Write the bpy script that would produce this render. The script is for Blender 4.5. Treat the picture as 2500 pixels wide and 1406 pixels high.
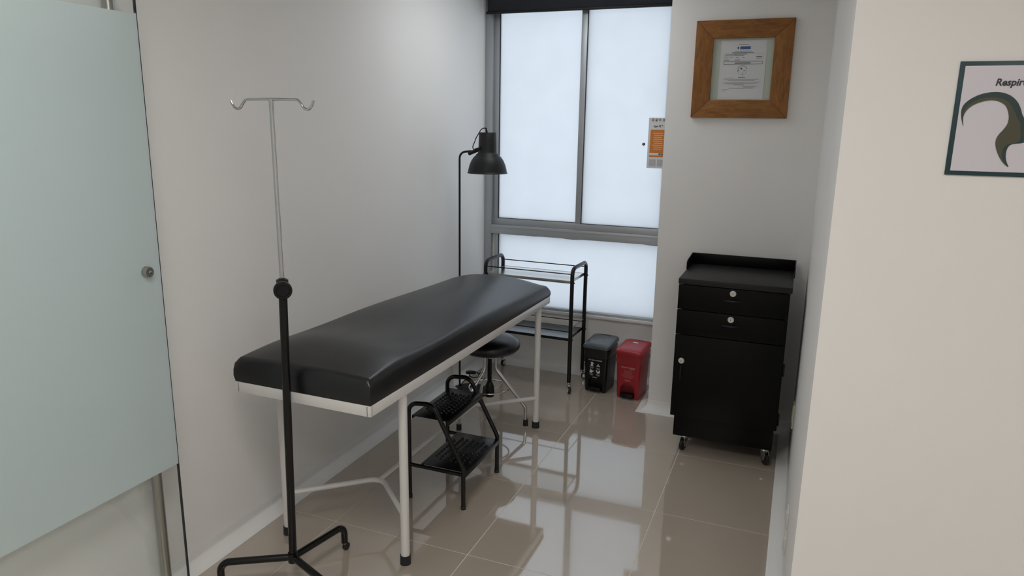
import bpy, bmesh, math, random
from mathutils import Vector, Matrix
random.seed(4)
R = math.radians
PI = math.pi
for o in list(bpy.data.objects):
    bpy.data.objects.remove(o)
SC = bpy.context.scene
COL = SC.collection

# ------------------------------------------------------------------ camera
F_PX = 1753.637
YAW, PITCH, ROLL = -0.377609, 0.223454, 0.016003
CAM = Vector((1.045794, -3.420147, 1.603507))
fwd = Vector((math.sin(YAW) * math.cos(PITCH), math.cos(YAW) * math.cos(PITCH), -math.sin(PITCH)))
rt0 = Vector((math.cos(YAW), -math.sin(YAW), 0))
up0 = rt0.cross(fwd)
rt = rt0 * math.cos(ROLL) + up0 * math.sin(ROLL)
up = -rt0 * math.sin(ROLL) + up0 * math.cos(ROLL)
cd = bpy.data.cameras.new('camera')
cd.sensor_width = 36
cd.lens = F_PX / 2500 * 36
cd.clip_start = 0.05
co = bpy.data.objects.new('camera', cd)
COL.objects.link(co)
m = Matrix.Identity(4)
for i in range(3):
    m[i][0], m[i][1], m[i][2], m[i][3] = rt[i], up[i], -fwd[i], CAM[i]
co.matrix_world = m
SC.camera = co

def on_y(px, py, Y):
    """point of the plane y=Y seen at a pixel of the photograph (used for flat print on walls)"""
    d = fwd + rt * ((px - 1250) / F_PX) - up * ((py - 703) / F_PX)
    return CAM + d * ((Y - CAM.y) / d.y)

# ------------------------------------------------------------------ world, light, exposure
w = bpy.data.worlds.new('overcast_sky')
SC.world = w
w.use_nodes = True
bg = w.node_tree.nodes['Background']
bg.inputs[0].default_value = (0.83, 0.92, 1.0, 1)
bg.inputs[1].default_value = 1.58
SC.view_settings.view_transform = 'Standard'
SC.view_settings.look = 'None'
SC.view_settings.gamma = 1
SC.view_settings.exposure = 0.0
SC.view_settings.use_curve_mapping = False
FILL_STRENGTH = 14.3  # added fill light at the entrance and in the hall
ROOM_FILL_STRENGTH = 5.5  # added fill light above the couch, lifts what the window leaves dark

# ------------------------------------------------------------------ materials
MATS = {}
def new_mat(name):
    mt = bpy.data.materials.new(name)
    mt.use_nodes = True
    nt = mt.node_tree
    nt.nodes.clear()
    out = nt.nodes.new('ShaderNodeOutputMaterial')
    return mt, nt, out

def pbr(name, col, rough=0.5, metal=0.0, spec=0.5, ior=1.5, bump=0.0, bscale=200.0, var=0.0, vscale=3.0, coat=0.0, stretch=None):
    mt, nt, out = new_mat(name)
    p = nt.nodes.new('ShaderNodeBsdfPrincipled')
    nt.links.new(p.outputs[0], out.inputs[0])
    p.inputs['Base Color'].default_value = (*col, 1)
    p.inputs['Roughness'].default_value = rough
    p.inputs['Metallic'].default_value = metal
    p.inputs['Specular IOR Level'].default_value = spec
    p.inputs['IOR'].default_value = ior
    p.inputs['Coat Weight'].default_value = coat
    p.inputs['Coat Roughness'].default_value = 0.08
    if var or bump:
        tc = nt.nodes.new('ShaderNodeTexCoord')
        mp = nt.nodes.new('ShaderNodeMapping')
        nt.links.new(tc.outputs['Object'], mp.inputs[0])
        if stretch:
            mp.inputs['Scale'].default_value = stretch
    if var:
        n = nt.nodes.new('ShaderNodeTexNoise')
        n.inputs['Scale'].default_value = vscale
        n.inputs['Detail'].default_value = 5
        nt.links.new(mp.outputs[0], n.inputs['Vector'])
        mx = nt.nodes.new('ShaderNodeMix')
        mx.data_type = 'RGBA'
        mx.inputs[6].default_value = (*[c * (1 - var) for c in col], 1)
        mx.inputs[7].default_value = (*[min(1, c * (1 + var)) for c in col], 1)
        nt.links.new(n.outputs['Fac'], mx.inputs[0])
        nt.links.new(mx.outputs[2], p.inputs['Base Color'])
    if bump:
        n2 = nt.nodes.new('ShaderNodeTexNoise')
        n2.inputs['Scale'].default_value = bscale
        n2.inputs['Detail'].default_value = 3
        nt.links.new(mp.outputs[0], n2.inputs['Vector'])
        b = nt.nodes.new('ShaderNodeBump')
        b.inputs['Strength'].default_value = bump
        b.inputs['Distance'].default_value = 0.002
        nt.links.new(n2.outputs['Fac'], b.inputs['Height'])
        nt.links.new(b.outputs[0], p.inputs['Normal'])
    MATS[name] = mt
    return mt

pbr('wall_paint', (0.88, 0.87, 0.85), 0.65, spec=0.25, bump=0.12, bscale=90, var=0.025, vscale=2.5)
pbr('ceiling_paint', (0.88, 0.875, 0.86), 0.8, spec=0.2)
pbr('tile', (0.50, 0.43, 0.355), 0.045, spec=0.5, ior=2.7, var=0.05, vscale=4)
pbr('grout', (0.80, 0.72, 0.62), 0.8)
pbr('aluminium', (0.44, 0.46, 0.48), 0.42, metal=0.55)
pbr('gasket', (0.03, 0.035, 0.045), 0.6)
pbr('blind_fabric', (0.018, 0.02, 0.027), 0.8, bump=0.2, bscale=600)
pbr('black_paint', (0.004, 0.004, 0.0045), 0.26, spec=0.4)
pbr('black_matte', (0.010, 0.010, 0.011), 0.48, spec=0.35)
pbr('black_cabinet', (0.0022, 0.0022, 0.0022), 0.40, spec=0.16)
pbr('black_rubber', (0.012, 0.012, 0.012), 0.65)
pbr('black_plastic', (0.004, 0.004, 0.0045), 0.35, spec=0.35)
pbr('lid_plastic', (0.085, 0.095, 0.10), 0.30)
pbr('vinyl', (0.004, 0.004, 0.0048), 0.33, spec=0.62, bump=0.25, bscale=260)
pbr('white_enamel', (0.74, 0.73, 0.71), 0.32)
pbr('chrome', (0.62, 0.62, 0.62), 0.14, metal=1.0)
pbr('steel', (0.74, 0.75, 0.73), 0.2, metal=1.0, var=0.05, vscale=30, stretch=(1, 12, 1))
pbr('satin_steel', (0.72, 0.70, 0.66), 0.42, metal=0.8)
pbr('brushed_steel', (0.42, 0.41, 0.38), 0.3, metal=1.0)
pbr('shelf_paint', (0.20, 0.21, 0.22), 0.2, metal=0.6)
pbr('red_plastic', (0.36, 0.014, 0.022), 0.34)
pbr('dark_red', (0.16, 0.006, 0.010), 0.4)
pbr('red_bag', (0.33, 0.02, 0.025), 0.25, bump=0.6, bscale=40)
pbr('black_bag', (0.012, 0.012, 0.012), 0.2, bump=0.6, bscale=40)
pbr('white_print', (0.72, 0.72, 0.72), 0.6)
pbr('pink_print', (0.50, 0.16, 0.16), 0.6)
pbr('grey_print', (0.22, 0.22, 0.24), 0.7)
pbr('light_print', (0.46, 0.45, 0.47), 0.7)
pbr('black_print', (0.05, 0.05, 0.06), 0.7)
pbr('blue_print', (0.04, 0.11, 0.33), 0.6)
pbr('paper', (0.78, 0.75, 0.77), 0.8)
pbr('mat_board', (0.58, 0.61, 0.54), 0.6)
pbr('calendar_paper', (0.70, 0.68, 0.66), 0.7)
pbr('orange_print', (0.62, 0.19, 0.025), 0.6)
pbr('poster_white', (0.72, 0.70, 0.76), 0.35)
pbr('poster_teal', (0.017, 0.050, 0.058), 0.4)
pbr('logo_teal', (0.020, 0.048, 0.047), 0.45)
pbr('logo_olive', (0.075, 0.074, 0.040), 0.45)
pbr('ink', (0.035, 0.036, 0.05), 0.5)
pbr('outlet_white', (0.78, 0.77, 0.72), 0.4)
pbr('outlet_cream', (0.70, 0.64, 0.50), 0.4)

def wood_mat():
    mt, nt, out = new_mat('wood')
    p = nt.nodes.new('ShaderNodeBsdfPrincipled')
    p.inputs['Roughness'].default_value = 0.5
    p.inputs['Specular IOR Level'].default_value = 0.3
    nt.links.new(p.outputs[0], out.inputs[0])
    tc = nt.nodes.new('ShaderNodeTexCoord')
    mp = nt.nodes.new('ShaderNodeMapping')
    mp.inputs['Scale'].default_value = (3, 14, 14)
    nt.links.new(tc.outputs['Object'], mp.inputs[0])
    n = nt.nodes.new('ShaderNodeTexNoise')
    n.inputs['Scale'].default_value = 4
    n.inputs['Detail'].default_value = 7
    n.inputs['Distortion'].default_value = 1.2
    nt.links.new(mp.outputs[0], n.inputs['Vector'])
    cr = nt.nodes.new('ShaderNodeValToRGB')
    cr.color_ramp.elements[0].position = 0.3
    cr.color_ramp.elements[0].color = (0.20, 0.078, 0.019, 1)
    cr.color_ramp.elements[1].position = 0.72
    cr.color_ramp.elements[1].color = (0.34, 0.148, 0.040, 1)
    nt.links.new(n.outputs['Fac'], cr.inputs[0])
    nt.links.new(cr.outputs[0], p.inputs['Base Color'])
    MATS['wood'] = mt
wood_mat()

def glass_mat():
    mt, nt, out = new_mat('clear_glass')
    t = nt.nodes.new('ShaderNodeBsdfTransparent')
    t.inputs[0].default_value = (0.975, 0.99, 0.985, 1)
    g = nt.nodes.new('ShaderNodeBsdfGlossy')
    g.inputs['Roughness'].default_value = 0.0
    fr = nt.nodes.new('ShaderNodeFresnel')
    fr.inputs[0].default_value = 1.5
    mx = nt.nodes.new('ShaderNodeMixShader')
    ge = nt.nodes.new('ShaderNodeNewGeometry')
    inv = nt.nodes.new('ShaderNodeMath')
    inv.operation = 'SUBTRACT'
    inv.inputs[0].default_value = 1.0
    nt.links.new(ge.outputs['Backfacing'], inv.inputs[1])
    mu = nt.nodes.new('ShaderNodeMath')
    mu.operation = 'MULTIPLY'                 # only the outer faces reflect
    nt.links.new(fr.outputs[0], mu.inputs[0])
    nt.links.new(inv.outputs[0], mu.inputs[1])
    nt.links.new(mu.outputs[0], mx.inputs[0])
    nt.links.new(t.outputs[0], mx.inputs[1])
    nt.links.new(g.outputs[0], mx.inputs[2])
    nt.links.new(mx.outputs[0], out.inputs[0])
    MATS['clear_glass'] = mt
glass_mat()

def film_mat(name, dcol, tcol, fac, spec):
    """frosted film: part of the light scatters back, part passes through diffusely"""
    mt, nt, out = new_mat(name)
    d = nt.nodes.new('ShaderNodeBsdfDiffuse')
    d.inputs[0].default_value = (*dcol, 1)
    t = nt.nodes.new('ShaderNodeBsdfTranslucent')
    t.inputs[0].default_value = (*tcol, 1)
    mx = nt.nodes.new('ShaderNodeMixShader')
    mx.inputs[0].default_value = fac
    nt.links.new(d.outputs[0], mx.inputs[1])
    nt.links.new(t.outputs[0], mx.inputs[2])
    g = nt.nodes.new('ShaderNodeBsdfGlossy')
    g.inputs['Roughness'].default_value = 0.12
    m2 = nt.nodes.new('ShaderNodeMixShader')
    m2.inputs[0].default_value = spec
    nt.links.new(mx.outputs[0], m2.inputs[1])
    nt.links.new(g.outputs[0], m2.inputs[2])
    nt.links.new(m2.outputs[0], out.inputs[0])
    MATS[name] = mt
    return mt, nt, t
film_mat('frosted_film', (0.85, 0.95, 0.965), (0.93, 0.985, 0.99), 0.6, 0.03)
_, nt_, t_ = film_mat('window_film', (0.5, 0.5, 0.5), (0.96, 0.97, 1.0), 0.72, 0.01)
def smudge(nt, t):
    tc = nt.nodes.new('ShaderNodeTexCoord')
    n = nt.nodes.new('ShaderNodeTexNoise')
    n.inputs['Scale'].default_value = 5
    n.inputs['Detail'].default_value = 6
    nt.links.new(tc.outputs['Object'], n.inputs['Vector'])
    cr = nt.nodes.new('ShaderNodeValToRGB')
    cr.color_ramp.elements[0].position = 0.35
    cr.color_ramp.elements[0].color = (0.935, 0.955, 0.98, 1)
    cr.color_ramp.elements[1].position = 0.65
    cr.color_ramp.elements[1].color = (0.96, 0.975, 1.0, 1)
    nt.links.new(n.outputs['Fac'], cr.inputs[0])
    nt.links.new(cr.outputs[0], t.inputs[0])
smudge(nt_, t_)

def emit_mat(name, col, s):
    mt, nt, out = new_mat(name)
    e = nt.nodes.new('ShaderNodeEmission')
    e.inputs[0].default_value = (*col, 1)
    e.inputs[1].default_value = s
    nt.links.new(e.outputs[0], out.inputs[0])
    MATS[name] = mt
emit_mat('fill_emitter', (1.0, 0.97, 0.94), FILL_STRENGTH)  # glow of the added entrance and hall fill panels
emit_mat('room_fill_emitter', (0.94, 0.97, 1.0), ROOM_FILL_STRENGTH)  # glow of the fill panel added inside the room

# ------------------------------------------------------------------ mesh helpers
def fillet(path, rad, n=6):
    """round the inner corners of a polyline"""
    pts = [Vector(p) for p in path]
    if not rad or len(pts) < 3:
        return pts
    out = [pts[0]]
    for i in range(1, len(pts) - 1):
        a, b, c = pts[i - 1], pts[i], pts[i + 1]
        u = (a - b); v = (c - b)
        lu, lv = u.length, v.length
        u.normalize(); v.normalize()
        ang = u.angle(v)
        if ang > PI - 0.02:
            out.append(b); continue
        r = rad[i - 1] if isinstance(rad, (list, tuple)) else rad
        d = min(r / math.tan(ang / 2), lu * 0.48, lv * 0.48)
        r = d * math.tan(ang / 2)
        cen = b + (u + v).normalized() * (r / math.sin(ang / 2))
        s = b + u * d - cen; e = b + v * d - cen
        tot = s.angle(e)
        ax = s.cross(e).normalized()
        for k in range(n + 1):
            out.append(cen + Matrix.Rotation(tot * k / n, 3, ax) @ s)
    out.append(pts[-1])
    return out

class MB:
    def __init__(self):
        self.bm = bmesh.new()
    def quadface(self, vs):
        try:
            self.bm.faces.new(vs)
        except ValueError:
            pass
    def box(self, x0, x1, y0, y1, z0, z1, mat=None):
        vs = [Vector((x, y, z)) for z in (z0, z1) for y in (y0, y1) for x in (x0, x1)]
        if mat is not None:
            vs = [mat @ v for v in vs]
        v = [self.bm.verts.new(p) for p in vs]
        for f in ((0, 2, 3, 1), (4, 5, 7, 6), (0, 1, 5, 4), (2, 6, 7, 3), (0, 4, 6, 2), (1, 3, 7, 5)):
            self.bm.faces.new([v[i] for i in f])
        return self
    def tube(self, path, r, n=12, rad=0.0, fn=6, closed=False, caps=True):
        pts = fillet(path, rad, fn)
        N = len(pts)
        tan = []
        for i in range(N):
            if closed:
                t = pts[(i + 1) % N] - pts[i - 1]
            else:
                t = pts[min(i + 1, N - 1)] - pts[max(i - 1, 0)]
            tan.append(t.normalized())
        t0 = tan[0]
        ref = Vector((0, 0, 1)) if abs(t0.z) < 0.9 else Vector((1, 0, 0))
        nv = (ref - t0 * ref.dot(t0)).normalized()
        rings = []
        for i in range(N):
            if i:
                q = tan[i - 1].rotation_difference(tan[i])
                nv = (q @ nv)
                nv = (nv - tan[i] * nv.dot(tan[i])).normalized()
            b = tan[i].cross(nv)
            rr = r[i] if isinstance(r, (list, tuple)) and len(r) == N else (r if not isinstance(r, (list, tuple)) else r[0])
            rings.append([self.bm.verts.new(pts[i] + (nv * math.cos(2 * PI * k / n) + b * math.sin(2 * PI * k / n)) * rr) for k in range(n)])
        for i in range(N if closed else N - 1):
            A, B = rings[i], rings[(i + 1) % N]
            for k in range(n):
                self.quadface([A[k], A[(k + 1) % n], B[(k + 1) % n], B[k]])
        if caps and not closed:
            self.quadface(rings[0][::-1]); self.quadface(rings[-1])
        return self
    def lathe(self, prof, cen=(0, 0, 0), axis=(0, 0, 1), n=24, closed=False):
        ax = Vector(axis).normalized()
        q = Vector((0, 0, 1)).rotation_difference(ax)
        cen = Vector(cen)
        rings = []
        for r, h in prof:
            if r < 1e-6:
                rings.append([self.bm.verts.new(cen + q @ Vector((0, 0, h)))])
            else:
                rings.append([self.bm.verts.new(cen + q @ Vector((r * math.cos(2 * PI * k / n), r * math.sin(2 * PI * k / n), h))) for k in range(n)])
        prs = list(zip(rings, rings[1:]))
        if closed:
            prs.append((rings[-1], rings[0]))
        for A, B in prs:
            for k in range(n):
                a = [A[k % len(A)], A[(k + 1) % len(A)]] if len(A) > 1 else [A[0]]
                b = [B[(k + 1) % len(B)], B[k % len(B)]] if len(B) > 1 else [B[0]]
                if len(a) + len(b) >= 3:
                    self.quadface(a + b)
        return self
    def loft(self, rings, cap0=True, cap1=True):
        rs = [[self.bm.verts.new(p) for p in r] for r in rings]
        n = len(rs[0])
        for A, B in zip(rs, rs[1:]):
            for k in range(n):
                self.quadface([A[k], A[(k + 1) % n], B[(k + 1) % n], B[k]])
        if cap0: self.quadface(rs[0][::-1])
        if cap1: self.quadface(rs[-1])
        return self
    def prism(self, poly, to3, h):
        """2-D polygon extruded: to3(x, y, depth) gives the 3-D point"""
        a = [self.bm.verts.new(to3(x, y, 0)) for x, y in poly]
        b = [self.bm.verts.new(to3(x, y, h)) for x, y in poly]
        n = len(poly)
        for k in range(n):
            self.quadface([a[k], a[(k + 1) % n], b[(k + 1) % n], b[k]])
        self.quadface(a[::-1]); self.quadface(b)
        return self
    def build(self, name, mat, parent=None, bevel=0.0, seg=2, smooth=True, angle=40):
        bm = self.bm
        bmesh.ops.recalc_face_normals(bm, faces=bm.faces)
        if bevel:
            es = [e for e in bm.edges if len(e.link_faces) == 2 and e.calc_face_angle(0) > R(35)]
            bmesh.ops.bevel(bm, geom=es, offset=bevel, segments=seg, affect='EDGES', profile=0.5, clamp_overlap=True)
        me = bpy.data.meshes.new(name)
        bm.to_mesh(me); bm.free()
        me.materials.append(MATS[mat])
        if smooth:
            me.polygons.foreach_set('use_smooth', [True] * len(me.polygons))
            me.set_sharp_from_angle(angle=R(angle))
        o = bpy.data.objects.new(name, me)
        COL.objects.link(o)
        if parent is not None:
            o.parent = parent
        return o

def rrect(w, d, r, z, n=5, cx=0, cy=0):
    out = []
    r = min(r, w / 2 - 1e-4, d / 2 - 1e-4)
    for sx, sy, a0 in ((1, 1, 0), (-1, 1, PI / 2), (-1, -1, PI), (1, -1, 1.5 * PI)):
        for k in range(n + 1):
            a = a0 + PI / 2 * k / n
            out.append(Vector((cx + sx * (w / 2 - r) + r * math.cos(a), cy + sy * (d / 2 - r) + r * math.sin(a), z)))
    return out

def thing(name, label, cat, loc=(0, 0, 0), rz=0.0, group=None, kind=None):
    o = bpy.data.objects.new(name, None)
    COL.objects.link(o)
    o.empty_display_size = 0.1
    o.location = loc
    o.rotation_euler = (0, 0, rz)
    tag(o, label, cat, group, kind)
    return o

def tag(o, label=None, cat=None, group=None, kind=None):
    if label: o['label'] = label
    if cat: o['category'] = cat
    if group: o['group'] = group
    if kind: o['kind'] = kind
    return o

def text_mesh(name, body, size, mat, to3, parent, shear=0.0, align='LEFT', offset=0.0, depth=0.0004):
    """flat lettering turned into a mesh; to3 maps text plane to 3-D"""
    cu = bpy.data.curves.new(name, 'FONT')
    cu.body = body; cu.size = size; cu.shear = shear; cu.align_x = align; cu.offset = offset
    cu.extrude = depth / 2; cu.resolution_u = 3
    t = bpy.data.objects.new(name + '_tmp', cu)
    COL.objects.link(t)
    dg = bpy.context.evaluated_depsgraph_get()
    me = bpy.data.meshes.new_from_object(t.evaluated_get(dg))
    bpy.data.objects.remove(t)
    bpy.data.curves.remove(cu)
    for v in me.vertices:
        v.co = to3(v.co.x, v.co.y, v.co.z + depth / 2)
    me.materials.clear()
    me.materials.append(MATS[mat])
    me.name = name
    o = bpy.data.objects.new(name, me)
    COL.objects.link(o)
    o.parent = parent
    return o

# ------------------------------------------------------------------ the room
XL, YB, XC, YC, XR, YH = -0.893, 0.978, 0.343, 0.52, 1.122, -1.55   # left wall, back wall, column side, column face, right wall, hall face
HX1, HY0, ZC = 3.4, -6.6, 2.46
T = 0.6

flo = MB().box(XL - .15, HX1 + .15, HY0 - .15, 1.2, -0.12, -0.0012).build('floor', 'grout', smooth=False)
tag(flo, 'glossy beige porcelain tile floor with pale grout lines', 'floor', kind='structure')
tm = None
g = 0.0017
for i in range(-2, 6):
    for j in range(-12, 2):
        x0, x1 = i * T + g, (i + 1) * T - g
        y0, y1 = j * T + g, (j + 1) * T - g
        x0c, x1c = max(x0, XL - .1), min(x1, HX1 + .1)
        y0c, y1c = max(y0, HY0 - .1), min(y1, 1.15)
        if x1c - x0c < .02 or y1c - y0c < .02:
            continue
        full = (x0c == x0 and x1c == x1 and y0c == y0 and y1c == y1)
        if full and tm:
            o = bpy.data.objects.new('tile', tm); COL.objects.link(o); o.parent = flo
            o.location = (i * T, j * T, 0)
        elif full:
            o = MB().box(g, T - g, g, T - g, -.008, 0).build('tile', 'tile', flo, smooth=False)
            o.location = (i * T, j * T, 0); tm = o.data
        else:
            MB().box(x0c, x1c, y0c, y1c, -.008, 0).build('tile', 'tile', flo, smooth=False)

def struct(name, mb, mat, label, cat='wall', **k):
    o = mb.build(name, mat, **k)
    return tag(o, label, cat, kind='structure')
struct('wall_left', MB().box(XL - .12, XL, HY0 - .12, YB + .12, 0, ZC), 'wall_paint', 'long white wall behind the examination couch and glass door', smooth=False)
WZ0, WZ1 = 0.40, 2.42
struct('wall_back', MB().box(XL, XC, YB, YB + .12, 0, WZ0 - .006).box(XL, XC, YB, YB + .12, WZ1, ZC), 'wall_paint', 'white wall below and above the frosted window', smooth=False)
struct('wall_column', MB().box(XC, XR, YC, YB + .12, 0, ZC), 'wall_paint', 'white column face carrying the framed certificate', smooth=False)
struct('wall_right', MB().box(XR, HX1, YH, YB + .12, 0, ZC), 'wall_paint', 'white wall block on the right carrying the logo poster', smooth=False)
struct('wall_hall', MB().box(HX1, HX1 + .12, HY0 - .12, YH, 0, ZC), 'wall_paint', 'white side wall of the hall behind the camera', smooth=False)
struct('ceiling', MB().box(XL - .12, HX1 + .12, HY0 - .12, YB + .12, ZC, ZC + .1), 'ceiling_paint', 'plain white ceiling over room and hall', 'ceiling', smooth=False)
struct('wall_front', MB().box(XL, HX1, HY0 - .12, HY0, 0, ZC), 'wall_paint', 'white end wall of the hall behind the camera', smooth=False)

# coved skirting, swept round the walls and mitred
CR = 0.06
path = [Vector((XL, HY0)), Vector((XL, YB)), Vector((XC, YB)), Vector((XC, YC)), Vector((XR, YC)), Vector((XR, YH)), Vector((HX1, YH))]
names = ['left', 'back', 'column_side', 'column', 'right', 'hall']
prof = [(0.0, -.0005)] + [(CR - CR * math.sin(a), CR - CR * math.cos(a)) for a in [PI / 2 * k / 8 for k in range(9)]]
prof = [(max(d, 0.0004) + 0.0, z) for d, z in prof]
# profile as (distance from wall, height): from the floor edge up to the wall
prof = [(CR, 0.0), (CR, 0.0022)] + [(CR - CR * math.sin(a) * 1.0, CR - CR * math.cos(a) + .0022) for a in [PI / 2 * k / 8 for k in range(1, 9)]] + [(-.002, CR + .004), (-.002, 0.0)]
def seg_n(i):
    d = (path[i + 1] - path[i]).normalized()
    return Vector((d.y, -d.x))          # points to the room (right of travel)
for i, nm in enumerate(names):
    def miter(j):
        # offset direction at path vertex j
        if j == 0: return seg_n(0)
        if j == len(path) - 1: return seg_n(len(path) - 2)
        a, b = seg_n(j - 1), seg_n(j)
        mvec = (a + b).normalized()
        return mvec / max(0.3, mvec.dot(a))
    rings = []
    for j in (i, i + 1):
        mv = miter(j)
        rings.append([Vector((path[j].x + mv.x * d, path[j].y + mv.y * d, z)) for d, z in prof])
    struct('baseboard_' + nm, MB().loft(rings), 'wall_paint', {'left': 'white coved skirting along the couch wall', 'back': 'white coved skirting under the frosted window', 'column_side': 'white coved skirting beside the red bin', 'column': 'white coved skirting behind the black cabinet', 'right': 'white coved skirting on the right beside the cabinet', 'hall': 'white coved skirting below the logo poster'}[nm], 'baseboard', angle=50)

# ------------------------------------------------------------------ frosted window
w1 = thing('window_1', 'grey aluminium window with three frosted panes', 'window', (XL, YB, WZ0), kind='structure')
def W(x0, x1, y0, y1, z0, z1, name, mat, parent, bevel=0.0015):
    return MB().box(x0 - XL, x1 - XL, y0 - YB, y1 - YB, z0 - WZ0, z1 - WZ0).build(name, mat, parent, bevel=bevel)
YF = .945
W(XL, XC, YF - .012, YB + .06, WZ0 - .006, WZ0 + .012, 'window_sill', 'white_enamel', w1)
W(XL, XL + .05, YF, YB + .06, WZ0 + .012, WZ1, 'jamb', 'aluminium', w1)
W(XC - .04, XC, YF, YB + .06, WZ0 + .012, WZ1, 'jamb', 'aluminium', w1)
W(XL + .05, XC - .04, YF, YB + .06, WZ1 - .05, WZ1, 'head_rail', 'aluminium', w1)
W(XL + .05, XC - .04, YF + .004, YB + .06, WZ0 + .012, .428, 'bottom_rail', 'aluminium', w1)
tr = W(XL + .05, XC - .04, YF, YB + .06, .897, .955, 'transom', 'aluminium', w1)
W(XL + .05, XC - .04, YF - .004, YF, .938, .944, 'track_lip', 'aluminium', tr, 0)
# lower fixed light: slim inner stiles
W(XL + .05, XL + .068, YF + .03, YB + .04, .428, .897, 'stile', 'white_enamel', w1)
W(XL + .068, XL + .094, YF + .02, YB + .04, .428, .897, 'stile', 'aluminium', w1)
W(XL + .094, XL + .098, YF + .018, YB + .03, .428, .897, 'gasket', 'gasket', w1, 0)
# sliding sashes
def sash(x0, x1, yo, names_):
    s = W(x0, x1, YF + yo, YF + yo + .025, .955, .997, 'sash_rail', 'aluminium', w1)
    W(x0, x0 + .036, YF + yo, YF + yo + .025, .997, WZ1 - .05, 'sash_stile', 'aluminium', w1)
    W(x1 - .036, x1, YF + yo, YF + yo + .025, .997, WZ1 - .05, 'sash_stile', 'aluminium', w1)
    W(x0, x1, YF + yo, YF + yo + .025, WZ1 - .095, WZ1 - .05, 'sash_rail', 'aluminium', w1)
    W(x0 + .036, x0 + .040, YF + yo + .001, YF + yo + .02, .997, WZ1 - .095, 'gasket', 'gasket', w1, 0)
    W(x0 + .036, x1 - .036, YF + yo + .001, YF + yo + .02, .997, 1.0, 'gasket', 'gasket', w1, 0)
    W(x0 + .036, x1 - .036, YF + yo + .010, YF + yo + .015, .997, WZ1 - .095, 'pane', 'window_film', w1, 0)
sash(XL + .050, -.228, .030, 0)
sash(-.264, XC - .04, .004, 0)
W(XL + .098, XC - .04, YF + .028, YF + .033, .428, .897, 'pane', 'window_film', w1, 0)
# torn edge of the film along the top of the lower pane
tf = MB()
nseg = 40
random.seed(11)
prev = None
pts_t, pts_b = [], []
wob = 0.004
for k in range(nseg + 1):
    xx = XL + .098 + (XC - .04 - XL - .098) * k / nseg
    wob = min(.009, max(.0015, wob + random.uniform(-.0025, .0025)))
    pts_t.append((xx - XL, .897 - WZ0)); pts_b.append((xx - XL, .897 - WZ0 - wob))
for k in range(nseg):
    a, b, c, d = pts_t[k], pts_t[k + 1], pts_b[k + 1], pts_b[k]
    tf.prism([a, b, c, d], lambda x, z, h: Vector((x, YF + .0272 - YB + h, z)), .0006)
tag(tf.build('film_edge', 'aluminium', w1, smooth=False), kind='stuff')
# round key lock on the right sash
lk = MB().lathe([(0, -.016), (.006, -.016), (.0085, -.012), (.0085, 0), (0.0001, 0)], (.146 - XL, YF + .014 - YB, 1.502 - WZ0), (0, 1, 0), 16).build('lock', 'black_plastic', w1)
MB().lathe([(0, -.0172), (.004, -.0168), (.004, -.015), (0.0001, -.015)], (.1455 - XL, YF + .014 - YB, 1.503 - WZ0), (0, 1, 0), 12).build('key_slot', 'chrome', lk)

# ------------------------------------------------------------------ roller blind
rb = thing('roller_blind', 'black roller blind rolled up at the top of the window', 'blind', (-.275, .90, 2.27))
MB().box(-.585, .600, -.001, .001, .012, .13).build('fabric', 'blind_fabric', rb, smooth=False)
MB().box(-.592, .604, -.009, .007, -.002, .014).build('bottom_bar', 'black_matte', rb, bevel=.003)
MB().lathe([(0.0001, -.585), (.022, -.585), (.022, .600), (0.0001, .600)], (0, .018, .14), (1, 0, 0), 20).build('roller_tube', 'blind_fabric', rb)
for s, x in ((-1, -.600), (1, .604)):
    MB().box(x - .003, x + .003, -.012, .044, .105, .185).build('bracket', 'aluminium', rb, bevel=.002)
MB().tube([(-.596, -.012, .12), (-.596, -.012, .03)], .0035, 8).build('chain', 'aluminium', rb)

# ------------------------------------------------------------------ sliding glass door, parked along the left wall
XG, YG = -0.80, -1.775
d1 = thing('door_1', 'frosted glass sliding door standing open along the left wall', 'door', (XG, YG, 0), kind='structure')
DL = 1.0
MB().box(-.005, .005, -DL, 0, .012, 2.12).build('glass_panel', 'clear_glass', d1, bevel=.0012)
MB().box(.0052, .0058, -DL, -.0015, .484, 1.900).build('frosted_film', 'frosted_film', d1, smooth=False)
MB().box(-.005, .0062, .0002, .0010, .012, 2.12).build('glass_edge', 'gasket', d1, smooth=False)
MB().tube([(-.050, -.045, .06), (-.050, -.045, 2.02)], .0165, 20).build('pull_bar', 'brushed_steel', d1)
for z in (1.146, 1.95):
    MB().lathe([(0.0001, -.034), (.010, -.034), (.010, 0), (0.0001, 0)], (-.005, -.045, z), (1, 0, 0), 16).build('bar_standoff', 'brushed_steel', d1)
cap = MB().lathe([(0.0001, 0), (.0172, 0), (.0172, .013), (.0145, .017), (0.0001, .017)], (.0058, -.055, 1.146), (1, 0, 0), 28).build('bolt_cap', 'brushed_steel', d1)
MB().lathe([(0.0001, .0172), (.004, .0172), (.005, .0185), (.002, .0195), (0.0001, .0195)], (.0058, -.055, 1.146), (1, 0, 0), 14).build('screw', 'chrome', cap)
MB().lathe([(0.0001, 0), (.02, 0), (.02, .03), (.016, .036), (0.0001, .036)], (-.035, -.02, 0), (0, 0, 1), 18).build('floor_guide', 'black_rubber', d1)
MB().box(-.022, .022, -DL - .1, .35, 2.125, 2.165).build('top_track', 'brushed_steel', d1, bevel=.002)
for y in (-.12, -.85):
    MB().box(-.012, .012, y - .03, y + .03, 2.06, 2.126).build('hanger', 'brushed_steel', d1, bevel=.002)

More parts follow.
